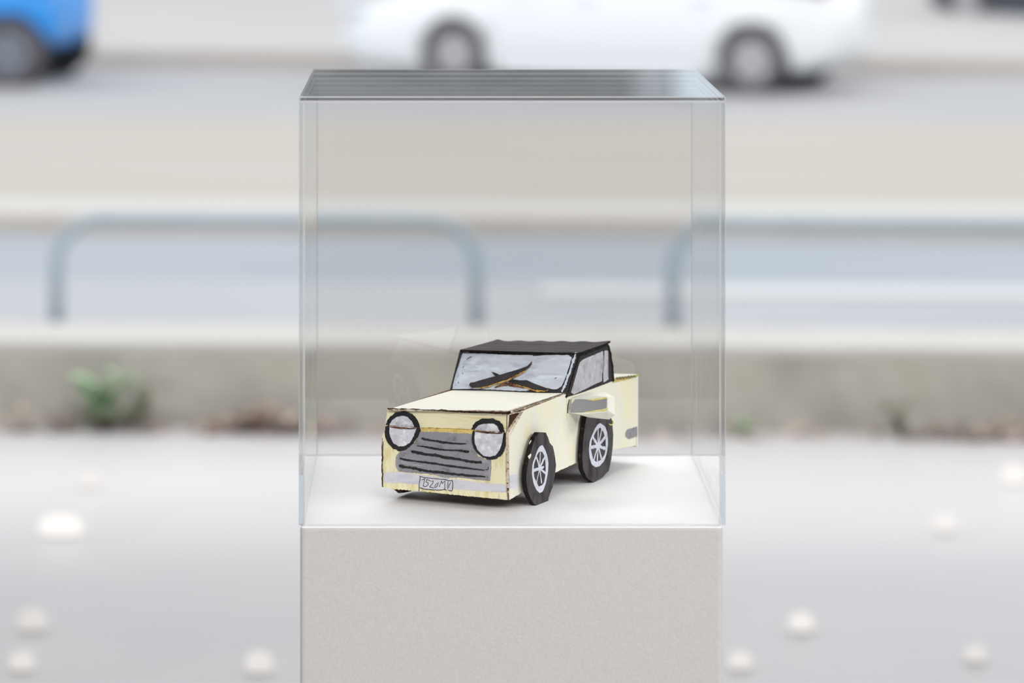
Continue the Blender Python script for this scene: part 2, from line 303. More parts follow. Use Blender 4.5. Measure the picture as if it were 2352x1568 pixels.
def free_panel(name, corners, thick, mats, side=None, parent=toy, nx=1, ny=1, fn=None):
    # quad panel from four toy-space corners (a-b-c-d), n x m grid, thickness along the normal
    a, b, c_, d = [Vector(p)*mm for p in corners]; n = (b-a).cross(d-a).normalized(); bm = bmesh.new()
    T_, B_ = {}, {}
    for i in range(nx+1):
        for j in range(ny+1):
            s, t = i/nx, j/ny; p = a*(1-s)*(1-t)+b*s*(1-t)+c_*s*t+d*(1-s)*t
            if fn: p = p+n*fn(s, t)*mm
            T_[i, j] = bm.verts.new(p); B_[i, j] = bm.verts.new(p-n*thick*mm)
    for i in range(nx):
        for j in range(ny):
            bm.faces.new((T_[i, j], T_[i+1, j], T_[i+1, j+1], T_[i, j+1])); bm.faces.new((B_[i, j], B_[i, j+1], B_[i+1, j+1], B_[i+1, j])).material_index = 1 if side else 0
    rim = [(i, 0) for i in range(nx)]+[(nx, j) for j in range(ny)]+[(i, ny) for i in range(nx, 0, -1)]+[(0, j) for j in range(ny, 0, -1)]
    for k in range(len(rim)):
        p, q = rim[k], rim[(k+1) % len(rim)]; bm.faces.new((T_[q], T_[p], B_[p], B_[q])).material_index = 1 if side else 0
    return link(name, bm, [mats, side] if side else mats, parent)
# body panels (mm, toy axes: x towards the viewer's right, y to the rear, z up)
sidepts = [(-0.1, 11.6), (-1.6, 73.6), (1.9, 78.1), (15.8, 84.9), (32.9, 92.6), (130, 95.4), (253, 92.9), (312.1, 89.6), (316.7, 84.9), (313.8, 77.2), (313.3, 45.8), (310.9, 17.8), (251.9, 22.5), (165.2, 23.3), (106.8, 21.4)]
panel('side_panel', 'side', sidepts, 0, 3, M.cream, jagged=(1.2, .32), side=M.rawlt)
leftpts = [(1, 14), (1, 64), (22, 88), (138, 89.5), (253, 87), (313, 84), (312, 14), (250, 16), (165, 18), (105, 18)]
bm = bmesh.new(); poly(bm, PLN['left'], jag(leftpts, 1.8, .22, True, 4), 0, 3, 0, 1); lp = link('side_panel', bm, [M.cream, M.brownlt], toy)
free_panel('hood', [(-1.2, -1, 97.3), (-1.0, 131, 96.2), (-127.5, 139, 90), (-129.5, -1, 89.6)], 1.1, M.hood, M.rawlt, nx=12, ny=8, fn=lambda s, t: .3*math.sin(7*t+3*s))
free_panel('corner_backing', [(-3.6, 3, 40), (-3.6, 60, 60), (-3.6, 60, 94), (-3.6, 3, 94)], 1, M.brown)
free_panel('rear_panel', [(-128, 313, 14), (0, 313, 16), (0, 314, 89), (-128, 314, 84)], 3, M.cream)
free_panel('rear_deck', [(0.2, 251, 92.6), (0.4, 316, 90.6), (-128, 316, 85.5), (-128, 251, 87.5)], 2.2, M.hood, M.gold, nx=8, ny=6, fn=lambda s, t: .7*math.sin(9*s)*(1-t)*s)
free_panel('cab_floor', [(-1, 130, 93), (-1, 255, 91), (-127, 255, 87), (-127, 137, 88.5)], 2, M.brown)
free_panel('underside', [(-4, 4, 24), (-4, 310, 26), (-130, 310, 24), (-130, 6, 22)], 2.4, M.brown)
# front
frontpts = [(-133.7, 67.9), (-96.1, 70.8), (-65.1, 72.2), (-39.7, 72.6), (-3, 73.7), (-2, 58.9), (-1.2, 39.6), (-0.1, 11.5), (-19.5, 11.8), (-44.3, 11.9), (-69.3, 12.2), (-94.4, 12.6), (-119.7, 12.5), (-135.8, 13.4), (-136.7, 29.4), (-136.8, 55.2), (-136.2, 64.3)]
panel('front_panel', 'front', frontpts, 0, 3, M.front, jagged=(.9, .42, True, 5), side=M.ochre)
nosepts = [(-132.2, 89), (-87.5, 90.7), (-45.7, 91.7), (-1.5, 93), (-2.3, 84.5), (-3.4, 75.4), (-5.2, 75.8), (-38.3, 75.6), (-64.1, 75.3), (-95.9, 73.8), (-129.3, 73.6), (-134.8, 73.7), (-133.9, 80.7)]
panel('nose_panel', 'nose', nosepts, 0, 3, M.nose, jagged=(1.3, .22, True, 6), side=M.brown)
bm = bmesh.new()
ft = [(-134.9, 73.4), (-129.3, 73.6), (-95.9, 73.8), (-64.1, 75.3), (-38.3, 75.6), (-3.6, 75.4)]; fb = [(-133.6, 67.9), (-127.8, 68.5), (-96.1, 70.6), (-65.1, 72), (-39.7, 72.5), (-2.8, 73.6)]
ta = [bm.verts.new(PLN['nose'].pt(a, b, .1)) for a, b in ft]; tb = [bm.verts.new(PLN['front'].pt(a, b, .1)) for a, b in fb]
for i in range(5): bm.faces.new((ta[i], tb[i], tb[i+1], ta[i+1]))
bmesh.ops.subdivide_edges(bm, edges=bm.edges[:], cuts=2)
fo = link('fold_edge', bm, M.gold, toy); fo['label'] = 'ochre folded ridge below the nose'
stroke('fold_crease', 'nose', [(-95.9, 73.6), (-84.1, 74.2), (-74.9, 74.5), (-64.1, 75), (-52.4, 75.2), (-38.3, 75.4)], [.5, 1.0, .7, .9, 1.1, .6], .45, M.ochre, seed=8, rag=.5)
stroke('hood_edge', 'front', [(-129.7, 90.7), (-104.5, 91.8), (-86.9, 92.4), (-69.3, 93.2), (-50.1, 93.6), (-27.7, 94.3), (-1.4, 95)], [1.0, 1.1, .5, 1.3, .8, 1.2, 1.1], 2.2, M.brown, seed=5, rag=.5, sub=8)
stroke('card_edge', 'front', [(-135.6, 58.3), (-136.3, 44.6), (-136.7, 32.4), (-136.3, 21.9), (-135.8, 13.9)], [.5, 1.4, .9, 1.6, 1.1], .35, M.brown, seed=6, rag=.5, sub=5)
stroke('card_edge', 'front', [(-3.4, 49.9), (-3, 43.2), (-2.3, 32), (-1.5, 20.9), (-1, 12)], [.4, 1.2, 1.7, 1.6, 1.3], .35, M.brown, seed=7, rag=.2)
# grille
gr = panel('grille', 'front', [(-96.5, 70.3), (-77.7, 71.5), (-61, 71.7), (-39.7, 72.3), (-39.2, 66.7), (-36, 57.9), (-33.5, 51), (-26.1, 48.8), (-19.1, 48.7), (-19.5, 38.2), (-20.5, 28.4), (-41, 28.7), (-61, 29.5), (-86, 30), (-104.5, 29.9), (-118, 30.1), (-121, 33.6), (-121.9, 39.6), (-119.7, 46.6), (-116.8, 50), (-111.3, 51.7), (-102.8, 57.6), (-97.8, 64.8)], .3, .25, M.grille, jagged=(1.4, .3, True, 9))
for k, (pts, wd) in enumerate([
    ([(-93.2, 64), (-86, 63), (-79.3, 62.7), (-71, 61.8), (-58.5, 61.7), (-51, 61.9), (-45.6, 62.3)], [2.0,2.2,1.7,2.3,2.2,1.6,.8]),
    ([(-98.6, 56.6), (-90.2, 56.3), (-81.8, 55.4), (-71, 54.6), (-61, 54.8), (-52.6, 55.2), (-43.5, 54.5)], [.8,1.6,1.9,1.7,1.4,1.9,2.6]),
    ([(-104.5, 50.5), (-97.8, 49.7), (-87.7, 48.9), (-77.7, 48.9), (-65.1, 47.2), (-52.6, 46.6), (-40.2, 45.3), (-29.8, 45.5)], [2.4,2.6,2.3,2.8,2.7,2.3,2.7,2.5]),
    ([(-116.5, 42.9), (-107.1, 41.8), (-97.8, 41.4), (-84.4, 40.9), (-69.3, 39.7), (-52.6, 39.1), (-36, 38.5), (-26.5, 38.1)], [2.0,1.8,1.6,1.9,1.8,1.9,1.7,.8]),
    ([(-117.2, 35.6), (-109.6, 34.8), (-97.8, 33.8), (-86, 32.8), (-72.6, 32.7), (-61, 32.1), (-44.3, 31.8), (-25.7, 32.1)], [3.0,2.2,2.6,2.3,2.7,2.2,2.4,1.3])]):
    stroke('grille_bar', 'front', pts, wd, .55, M.ink, gr, seed=20+k, rag=.26, sub=7)
stroke('grille_curl', 'front', [(-25.4, 38.7), (-23.2, 39), (-21.8, 40.4), (-22.5, 41.6)], .7, .55, M.ink, gr)
bp = panel('bumper', 'front', [(-134.3, 27.9), (-119.7, 29.5), (-94.4, 28.8), (-61, 27.2), (-36, 26.1), (-3.8, 26.3), (-3.2, 18.6), (-27.7, 17.7), (-52.6, 17.7), (-77.7, 18.6), (-111.3, 19.1), (-134.3, 17.8)], .28, .25, M.silver, jagged=(1.6, .3, True, 11))
pt_ = panel('number_plate', 'front', [(-95.9, 26.8), (-90.2, 26.3), (-80.5, 26.1), (-71.7, 26.1), (-60.4, 25.6), (-59.8, 21.7), (-60.6, 16.1), (-65.2, 16.3), (-70.6, 16), (-76.1, 15.3), (-82.7, 15.2), (-90.2, 15.2), (-96.2, 16.2)], .45, .2, M.silver)
def ink(name, lst, wd):
    bm = bmesh.new()
    for k, pts in enumerate(lst): stroke_bm(bm, 'front', pts, wd, .66+.002*k, .12, k, .2, 3)
    return link(name, bm, M.ink, pt_)
ink('plate_outline', [[(-95.4, 27.2), (-95.1, 24.9), (-95.9, 21.7), (-96.3, 16.5)], [(-96.3, 16.4), (-96.3, 12.4)], [(-95.5, 27.1), (-90.2, 26.3), (-80.5, 26.1), (-71.7, 26.1), (-68.2, 26.2), (-64.3, 25.3), (-60.3, 25.7)],
    [(-60.5, 26), (-59.8, 21.7), (-60.6, 16.5)], [(-95.7, 16.2), (-90.2, 15.2), (-82.7, 15.2), (-76.1, 15.3), (-71.7, 15.8), (-69.6, 16.4), (-66.9, 16.3)], [(-64.5, 16.1), (-62.6, 15.7), (-60.7, 15.7)]], .62)
ink('plate_lettering', [[(-93.6, 23.9), (-90.6, 24.9)], [(-90.1, 26), (-90.8, 22.1), (-91.9, 18.3)], [(-88.3, 24.9), (-83.6, 23.5)], [(-87.9, 24.7), (-88.9, 22.3), (-86.3, 21.5), (-86.8, 19.6), (-88.6, 17.9), (-90.4, 17.6), (-91.9, 18.4)],
    [(-82.6, 23), (-81.7, 24), (-80.8, 23.5), (-81.5, 21.6), (-84.9, 17.7)], [(-85, 17.7), (-80, 17.1)], [(-75.7, 22.9), (-75.9, 20.9), (-77.2, 18.6), (-78.8, 17.5), (-79.5, 18.4), (-78.5, 20.3), (-76.7, 22.1)],
    [(-74.6, 18.6), (-72, 24.8), (-71.5, 21.8), (-68, 25.2), (-68.6, 21), (-68.5, 16.4)], [(-65.1, 24.6), (-65.5, 16.9), (-62.5, 23.6)]], .55)
for pts_, wd in (([(-118.2, 48), (-120.1, 44.3), (-121.1, 38.9), (-120.1, 33.7), (-117.2, 30.7)], [1.0, 2.0, 1.8, 2.2, 1.2]), ([(-32.7, 49.6), (-27.7, 47.7), (-22, 46.2)], [2.6, 3.4, 1.6]), ([(-20.3, 46.4), (-20.5, 38.1), (-21.3, 29.9)], [1.2, 1.6, 2.0]),
        ([(-115.9, 39.3), (-104.5, 38.2), (-92.7, 37.6)], [1.6, 2.0, 1.0]), ([(-79.3, 30.3), (-69.3, 29.6), (-56, 29.1)], [1.4, 2.4, 1.0])):
    stroke('pale_smear', 'front', pts_, wd, .42, M.smear, gr, seed=3, rag=.4, sub=6)
# headlights: a black painted ring with a pale lens, split over the fold
def headlight(up_o, up_i, lo_o, lo_i):
    bm = bmesh.new(); poly(bm, PLN['nose'], jag(up_o, 1.0, .45, True, 2), .5, .3); poly(bm, PLN['front'], jag(lo_o, 1.0, .45, True, 3), .7, .3)
    h = link('headlight', bm, M.ink, toy)
    bm = bmesh.new(); poly(bm, PLN['nose'], jag(up_i, 1.2, .28, True, 2), .75, .2); poly(bm, PLN['front'], jag(lo_i, 1.2, .28, True, 3), .95, .2)
    l = link('headlight_lens', bm, M.lens, h); l['label'] = 'pale grey lens streaked with white'; return h
headlight([(-133.9, 73.7), (-133.1, 77), (-129.7, 81.8), (-123.8, 86.3), (-116.1, 88.7), (-109.4, 88.3), (-103.5, 85.1), (-99.3, 80.1), (-96.9, 73.8), (-99.3, 73.9), (-121.2, 73.9)],
    [(-129.9, 74), (-128, 77.9), (-122.9, 82.1), (-117, 84), (-110.2, 83.3), (-105.6, 79.5), (-103.1, 73.9), (-121.2, 73.9)],
    [(-95.3, 74.4), (-94.4, 71.4), (-97.8, 65.4), (-102.8, 58.4), (-109.6, 52.4), (-117.2, 49.9), (-124.8, 52.1), (-129.9, 56.8), (-132.6, 62.3), (-133.3, 67.5), (-132.6, 73.5), (-119.7, 74.1)],
    [(-98.8, 74.1), (-101.8, 66), (-106.2, 58.9), (-112.1, 55.4), (-118, 54.6), (-123.9, 57.2), (-127.5, 63.8), (-128.5, 69.4), (-128.2, 73.6), (-119.7, 74.1)])
headlight([(-41.4, 75.8), (-40.6, 78.9), (-37.4, 83.2), (-32.5, 86.2), (-25.8, 87.8), (-18.4, 88.1), (-12.6, 86.4), (-8.5, 83), (-6.5, 76), (-25, 75.6)],
    [(-37.8, 75.9), (-35, 79.7), (-30, 81.9), (-23.4, 82.9), (-17.6, 82.9), (-13.5, 80.8), (-11.4, 75.8), (-25, 75.6)],
    [(-3.8, 75.9), (-2.3, 73.8), (-3, 67.8), (-4.7, 60.2), (-7.9, 54), (-13.7, 50.2), (-20.3, 49), (-26.9, 50), (-33.5, 53.6), (-37.7, 59.3), (-39.5, 65.2), (-39.3, 71.2), (-38.1, 75.4), (-23.6, 75.7)],
    [(-5.9, 75.8), (-7.5, 66), (-10.4, 58.3), (-14.5, 53.5), (-21.1, 51.5), (-26.9, 52.2), (-32.7, 56.7), (-36, 62.4), (-36.8, 69.1), (-36, 75), (-23.6, 75.7)])
# side details
stroke('hood_side_edge', 'side', [(2.9, 95.9), (19.8, 95.6), (45, 95.5), (80.9, 96.1), (106.8, 96.4), (130, 96.7)], [2.2,2.0,1.5,1.6,1.7,1.1], .5, M.rawlt, seed=12, rag=.25, sub=5)
def flutes(name, pln, a, b, h, n, off, m):
    bm = bmesh.new(); a, b = Vector(a), Vector(b); d = (b-a).normalized(); nn = Vector((-d.y, d.x)); step = (b-a).length/n; r = random.Random(5)
    for k in range(n):
        p = a+d*(k*step); hh = h*r.uniform(.7, 1.1)
        poly(bm, PLN[pln], [tuple(p-nn*hh/2), tuple(p+d*step*.62-nn*hh/2*.8), tuple(p+d*step*.3+nn*hh/2)] if k % 2 else [tuple(p+nn*hh/2), tuple(p+d*step*.6+nn*hh/2), tuple(p+d*step*.3-nn*hh/2)], off, .3)
    return link(name, bm, m, toy)
fa_ = [(5.9, 95.9), (130, 96.9)]; flutes('hood_flutes', 'side', fa_[0], fa_[1], 1.7, 56, .8, M.torn)
fr_ = [(256.4, 94.2), (309.8, 89.7)]; stroke('deck_side_edge', 'side', fr_, 2.4, .5, M.yellow, seed=4, sub=8); flutes('deck_flutes', 'side', fr_[0], fr_[1], 2.8, 14, 1.3, M.torn)
stroke('corner_edge', 'side', [(-0.9, 93.8), (12.8, 93.4), (30, 92.3)], .8, .6, M.rawlt, seed=2, sub=5, rag=.4)
stroke('corner_edge', 'side', [(30, 92), (23.5, 87.8), (11.3, 81.2), (0.6, 73.7)], [.5, .6, .6, .4], .6, M.rawlt, seed=3, sub=5, rag=.4)
stroke('door_slit', 'side', [(140.6, 88.8), (137.4, 83.6), (136.3, 76)], [.7, 1.8, 1.4], .5, M.ink, seed=2)
stroke('door_crease', 'side', [(134.2, 90.5), (133.7, 81.9), (134.2, 74.5), (136.3, 68.6)], [.8, 1.2, 1.4, .5], .35, M.yellow, seed=2)
panel('bumper_end', 'side', [(-0.1, 35.2), (8.4, 35), (18.4, 33.2), (18, 24.9), (13.8, 20.9), (-0.1, 22.4)], .35, .3, M.silver, jagged=(1.4, .3, True, 3))
tl_ = panel('rear_reflector', 'side', [(282.3, 35), (287, 38), (301.2, 37.3), (313, 37.3), (313.8, 27.5), (305, 27.1), (291.7, 27.3), (283.2, 31)], .35, .3, M.grille, jagged=(1.2, .3, True, 3))
tl_['label'] = 'brushed grey paint patch near the rear corner'
# cab
cabpts = [(131, 92.2), (137.4, 98.3), (161.9, 131), (175.9, 132.3), (235.1, 132.4), (238.5, 128.9), (254.1, 92.8), (225.2, 92.2), (165.2, 91.5)]
panel('cab_side', 'side', cabpts, .6, 3, M.black, jagged=(1.3, .25, True, 8), side=M.torn)
bm = bmesh.new(); poly(bm, PLN['left'], [(137, 88), (161, 126.5), (238, 126), (253, 87)], -3.4, 1.5); link('cab_side', bm, M.black, toy)
wl_ = panel('side_window', 'side', [(144, 95.2), (150.7, 103.6), (164.9, 121.9), (170.3, 123.7), (182.9, 124.7), (202.7, 125.4), (223.2, 126.3), (224.6, 115.7), (222.8, 105.7), (220.6, 103.8), (220.6, 96.5), (193.7, 95), (157.8, 92.6), (150.7, 92.5)], .85, .25, M.sidewin, jagged=(1.5, .2, True, 3))
panel('quarter_window', 'side', [(227.6, 126.2), (232.4, 126), (236.4, 124.8), (236.8, 114.2), (236, 103.3), (234.6, 102), (237.5, 96.1), (230.1, 94.9), (225, 94.5), (223.9, 102.7), (225.7, 115.6)], .85, .25, M.sidewin, jagged=(1.4, .15, True, 3))
bm = bmesh.new(); poly(bm, PLN['left'], [(146, 92), (164, 123), (228, 123), (240, 91)], -3.1, .25); link('side_window', bm, M.sidewin, toy)
stroke('pillar_edge', 'side', [(132.7, 92.4), (141.9, 103.4), (150.7, 113.7), (160.5, 125.3), (164.9, 131.3)], [2.6,2.6,3.0,3.2,3.2], 1.0, M.torn, seed=4, rag=.3, sub=6)
stroke('roof_side_edge', 'side', [(163.5, 130.7), (181.1, 129.6), (202.7, 130.9), (222.8, 131.3), (235.7, 131)], [3.2,3.6,3.2,2.8,2.2], 1.0, M.torn, seed=5, rag=.3, sub=6)
stroke('rear_pillar_edge', 'side', [(237.5, 129.8), (242.7, 120.7), (246.8, 108.5), (249.5, 99.3), (249.7, 93)], [3.0,3.6,4.0,4.6,4.0], 1.0, M.torn, seed=6, rag=.3, sub=6)
wq = [(-133.1, 47.6), (-130, 1.3), (-86.1, 1.7), (-49.8, -0.1), (0.8, 1.3), (0.1, 48.2)]
ws = panel('windscreen', 'wind', wq, .2, 2.5, M.black, jagged=(1.6, .2, True, 4))
panel('windscreen_glass', 'wind', [(-131, 46.9), (-121.7, 47.4), (-120.8, 44), (-105.9, 44.6), (-82.5, 43.5), (-63, 43.6), (-43.5, 43.6), (-10, 45.4), (-4.4, 42.4), (-4, 34.7), (-4.2, 22), (-5.8, 8.7), (-10.8, 4.9), (-17.4, 5.5), (-26.2, 7), (-35.3, 5.4), (-43.9, 1.8), (-60.2, 1.9), (-86.3, 2.4), (-106.1, 2.7), (-127.3, 1.4), (-129.8, 21.5)], .5, .25, M.wind, ws, jagged=(2, .25, True, 5))
stroke('pillar_stripe', 'wind', [(-1, 47.4), (-1, 30.8), (-2.1, 14.8), (-3, 2.5)], [2.2,2.6,2.2,2.4], .8, M.stripe, ws, seed=7, rag=.45, sub=9)
stroke('pillar_stripe', 'wind', [(-126, 46.4), (-125.3, 28.4), (-124.5, 6.8)], [5.0,4.4,4.0], .7, M.stripe, ws, seed=9, rag=.22, sub=8)
stroke('roof_front_edge', 'wind', [(-121, 45.9), (-99.6, 45.4), (-79.7, 44.8), (-53.6, 45), (-27.9, 45.7), (-4.9, 46.6)], [3.6,3.4,3.6,3.0,2.8,3.2], .9, M.ink, seed=11, rag=.12, sub=8)
free_panel('roof', [(1.2, 158.5, 132.4), (1.2, 241.5, 133.6), (-128.5, 240.5, 127.2), (-129, 159.5, 127.9)], 1.8, M.roof, M.torn, nx=10, ny=40,
    fn=lambda s, t: .45*math.sin(t*34)*s*s+(1.9*max(0, t-.93)/.07*max(0, s-.7)/.3*(1-max(0, t-.97)/.03))+(1.0*max(0, .06-t)/.06*max(0, s-.8)/.2))
free_panel('cab_back', [(-1, 241.5, 131), (-1, 255, 92), (-127, 255, 87), (-127, 241, 126)], 2.5, M.black)
# wipers of bent black card, torn edge showing
def wiper(up, fn):
    w_ = panel('wiper', 'wind', up, 3.2, 1.2, M.black, jagged=(2.4, .12, True, 2), side=M.brownlt, fn=fn); return w_
w1 = wiper([(-108, 5), (-107.7, 7.7), (-101.6, 9.4), (-91, 13.3), (-80.3, 16.8), (-69.7, 20.7), (-60.4, 24.2), (-50, 28.5), (-47.2, 32.1), (-46, 34.8), (-45.6, 31.8), (-47.3, 28.1), (-50.1, 24.6), (-58.9, 19.1), (-67, 13.7), (-82.7, 7.4), (-93.3, 3.7), (-104.8, 2.9)], lambda a, b: 0)
stroke('torn_edge', 'wind', [(-95.4, 2.1), (-86.8, 3.9), (-79.9, 6.9), (-70.3, 10.6), (-62.7, 14.5), (-56.1, 18.7), (-50, 23.3)], [.9,1.2,1.1,1.5,1.3,1.5,1.0], 2.9, M.ochre, w1, seed=5, rag=.5, sub=4)
w2 = wiper([(-66.3, 11.5), (-62, 14.3), (-53.2, 13.1), (-45.9, 13.7), (-36.8, 10.3), (-28.2, 7.3), (-18.4, 4.6), (-20.1, 1.9), (-30.8, 3.1), (-39.7, 4.8), (-48.8, 7.1), (-59.2, 9.5)], lambda a, b: -1.3)
stroke('torn_edge', 'wind', [(-56.2, 8.2), (-46.4, 5.7), (-38, 3.6), (-29.1, 1.6), (-21.5, 2.2)], [.8,1.1,.9,1.6,1.2], 1.5, M.ochre, w2, seed=6, rag=.5, sub=4)
panel('wiper_spike', 'wind', [(-88.3, 22), (-82.7, 20.4), (-77.3, 18.5), (-81.7, 17.1), (-85, 19.2)], 2.4, .8, M.ink, w2)
stroke('card_patch', 'wind', [(-79.2, 4.6), (-71.7, 7.9), (-65.6, 9.1), (-55.3, 7.4), (-46.2, 5)], [1.5,3.4,4.2,3.4,1.2], 1.3, M.brownlt, ws, seed=6, rag=.2, sub=4)
for pts_, wd in (([(-121.2, 36.3), (-119.5, 38.4), (-116.8, 39.5)], .6), ([(-47.8, 42.8), (-43.4, 43.5), (-37.8, 44.1)], 1.0), ([(-15.9, 17), (-14, 18)], .45), ([(-123, 26.1), (-122.4, 28.5)], .35), ([(-123, 9.6), (-122.2, 8.4)], .6), ([(-121.5, 20.4), (-120.8, 19.4)], .5)):
    stroke('paint_mark', 'wind', pts_, wd, 1.0, M.ink, ws, rag=.5)
stroke('gap_shade_stroke', 'front', [(-127.8, 72.8), (-119.7, 72.7), (-109.6, 72.8), (-99.5, 73.5)], [1.0, 1.6, 1.3, .8], 1.1, M.brownlt, rag=.5)  # brown strokes paint the shade over the lower lens halves
stroke('gap_shade_stroke', 'front', [(-35.2, 74.8), (-26.1, 74.9), (-16.2, 74.9), (-7.1, 75.2)], [1.2, 1.6, 1.3, .8], 1.1, M.brownlt, rag=.5)
panel('paint_chip', 'wheelf', [(23.9, 50.4), (30.5, 52.2), (30, 49.5), (26.6, 47.6)], .6, .8, M.hood)
stroke('paint_chip', 'wheelf', [(29.7, 61.5), (31.5, 63), (33.7, 64.1)], 1.0, -1.0, M.hood, rag=.4)
# door mirror
def mirror_box():
    bm = bmesh.new()
    F = [(0.5, 140, 75.4), (15, 139, 75.2), (40, 139, 79), (42.6, 139, 81), (42.6, 139, 94), (30, 139, 94.6), (14, 140, 91.5), (3, 141, 89.8)]
    B = [(0.3, 150, 74), (16, 153, 70.2), (40, 148, 70.5), (48, 145, 76), (47, 146, 93), (33, 151, 97), (16, 153, 95.5), (0.3, 151, 90)]
    R = [(0.3, 160, 76), (14, 164, 72), (36, 160, 74), (44, 156, 79), (43, 156, 91), (32, 162, 94), (14, 164, 93), (0.3, 160, 88)]
    rings = [[bm.verts.new(Vector(p)*mm) for p in q] for q in (F, B, R)]
    for a, b in zip(rings, rings[1:]):
        for k in range(8): bm.faces.new((a[k], a[(k+1) % 8], b[(k+1) % 8], b[k]))
    bm.faces.new(rings[0][::-1]); bm.faces.new(rings[-1]); bmesh.ops.triangulate(bm, faces=bm.faces[:])
    return link('side_mirror', bm, M.hood, toy)
mb = mirror_box()
mf = panel('mirror_face', 'mir', [(2.1, 76.4), (3.5, 84.7), (7.4, 89.6), (16.4, 90.2), (28, 89.6), (41.7, 92.8), (41.4, 83.3), (36.6, 81.8), (24.2, 79.3), (16.4, 77.4)], 0, 1, M.mirror, mb)
stroke('mirror_trim', 'mir', [(21.8, 89.7), (28, 90.1), (35, 91.8), (41.7, 93.6)], [1.0,2.2,2.0,1.4], -.1, M.yellow, mb, rag=.3)
stroke('mirror_trim', 'mir', [(18.7, 77.9), (25.7, 79.4), (33.5, 80.7), (41.9, 81.9)], [.8,1.8,2.0,2.2], -.1, M.yellow, mb, rag=.3)
bm = bmesh.new(); tube(bm, [PLN['wheelr'].pt(a, b, 1.2) for a, b in [(229.7, 55.7), (230.7, 53.6), (229, 51.9), (224.8, 52), (221.1, 53.4)]], .0006, 6)
link('glue_thread', bm, M.yellow, toy)
# wheels
def wheel(pln, face, ro, ri, hub, ends, wds):
    o = panel('wheel', pln, face, 0, 5, M.tyre, jagged=(2.2, .25, True, 3), side=M.torn)
    bm = bmesh.new(); pl_ = PLN[pln]; n = 40
    def res(pts):
        P = [Vector(p) for p in pts]+[Vector(pts[0])]; L_ = [(b-a).length for a, b in zip(P, P[1:])]; tot = sum(L_); out = []
        for k in range(n):
            d = tot*k/n; i = 0
            while d > L_[i]: d -= L_[i]; i += 1
            out.append(P[i].lerp(P[i+1], d/L_[i]))
        return out
    A, B = res(ro), res(ri)
    va = [bm.verts.new(pl_.pt(*p, .3)) for p in A]; vb = [bm.verts.new(pl_.pt(*p, .3)) for p in B]
    vc = [bm.verts.new(pl_.pt(*p, .02)) for p in A]; vd = [bm.verts.new(pl_.pt(*p, .02)) for p in B]
    for k in range(n):
        j = (k+1) % n
        for q, r in ((va, vb), (vc, va), (vb, vd)): bm.faces.new((q[k], q[j], r[j], r[k]))
    rim = link('rim', bm, M.rim, o)
    for k, (e, wd) in enumerate(zip(ends, wds)):
        stroke('spoke', pln, [hub, tuple(Vector(hub).lerp(Vector(e), .5)), e], [wd*1.1, wd, wd], .28+.01*k, M.rim, o, seed=k, rag=.25)
    return o
wheel('wheelf', [(50, 69.8), (66.1, 67.1), (71.1, 61.8), (74.9, 56.1), (82.4, 51.4), (86.8, 43), (90.3, 32.1), (86.8, 20.8), (82.4, 12.2), (72.4, 3), (71.7, -1), (61.1, -2.1), (50, -1.6), (40.1, 1.3), (30.3, 9.2), (24.2, 16.3), (20.3, 27.1), (20.5, 33.6), (22.9, 41.4), (26.6, 48), (34, 58.1), (41.3, 66.2)],
    [(57.4, 56.4), (63.6, 51.1), (69.2, 43.6), (71.7, 36), (69.9, 27), (64.9, 17.5), (58.7, 11.3), (51.2, 10.7), (43.8, 14.7), (37, 21.9), (33.3, 30.6), (33.3, 36.8), (35.2, 43.1), (40.1, 46.9), (46.3, 53.7), (51.2, 56)],
    [(57.4, 49.7), (61.8, 45.5), (64.3, 40.2), (65.5, 32.8), (64.9, 26.8), (61.8, 19.6), (57.4, 17.7), (48.7, 17.3), (43.8, 22.4), (38.3, 27.8), (36.7, 33.7), (37.6, 41.2), (42, 45.6), (46.3, 50.1), (51.2, 51.2)],
    [(50.8, 34.8)][0], [(52.7, 49.7), (44.4, 46), (63, 43.7), (36.4, 34.7), (64.9, 27.8), (55.6, 19.8), (43.8, 22.4), (59.9, 34.7)], [1.3,2.4,2.6,2.6,2.2,1.9,1.0,2.2])
wheel('wheelr', [(169.7, 72.3), (194.9, 70), (224.4, 63.9), (231.4, 55), (234, 39.7), (232.4, 28.1), (229.4, 17.5), (222.5, 6), (204.7, 1.7), (183.2, 0.2), (167.7, 7.4), (158.1, 17.5), (155.8, 28.6), (157.7, 42.3), (160.4, 52.7), (164.9, 64.5)],
    [(200.8, 57.2), (212.6, 52.2), (218.5, 44.3), (220.1, 33.1), (216.5, 24.2), (210.6, 18), (198.8, 14.3), (189.1, 14.6), (179.4, 18.9), (174.5, 25.8), (172, 34), (174.5, 42.9), (179.4, 47.6), (187.1, 53.5), (194.9, 57.1)],
    [(200.8, 52.7), (208.7, 47.3), (214.2, 38.7), (214.6, 30.8), (212.2, 24), (202.8, 20), (191, 19.6), (182.3, 23.5), (177.4, 33.2), (178, 42.4), (185.2, 47.6), (193, 52.3)],
    [(194.9, 35.2)][0], [(195.3, 53.1), (204.7, 50.8), (183.2, 45.1), (212.2, 41.3), (177.4, 36.3), (212.6, 29.9), (184.4, 22.8), (193, 20.3), (203.2, 21.5)], [2.0,2.2,3.2,3.0,3.4,3.2,2.0,2.0,2.4])
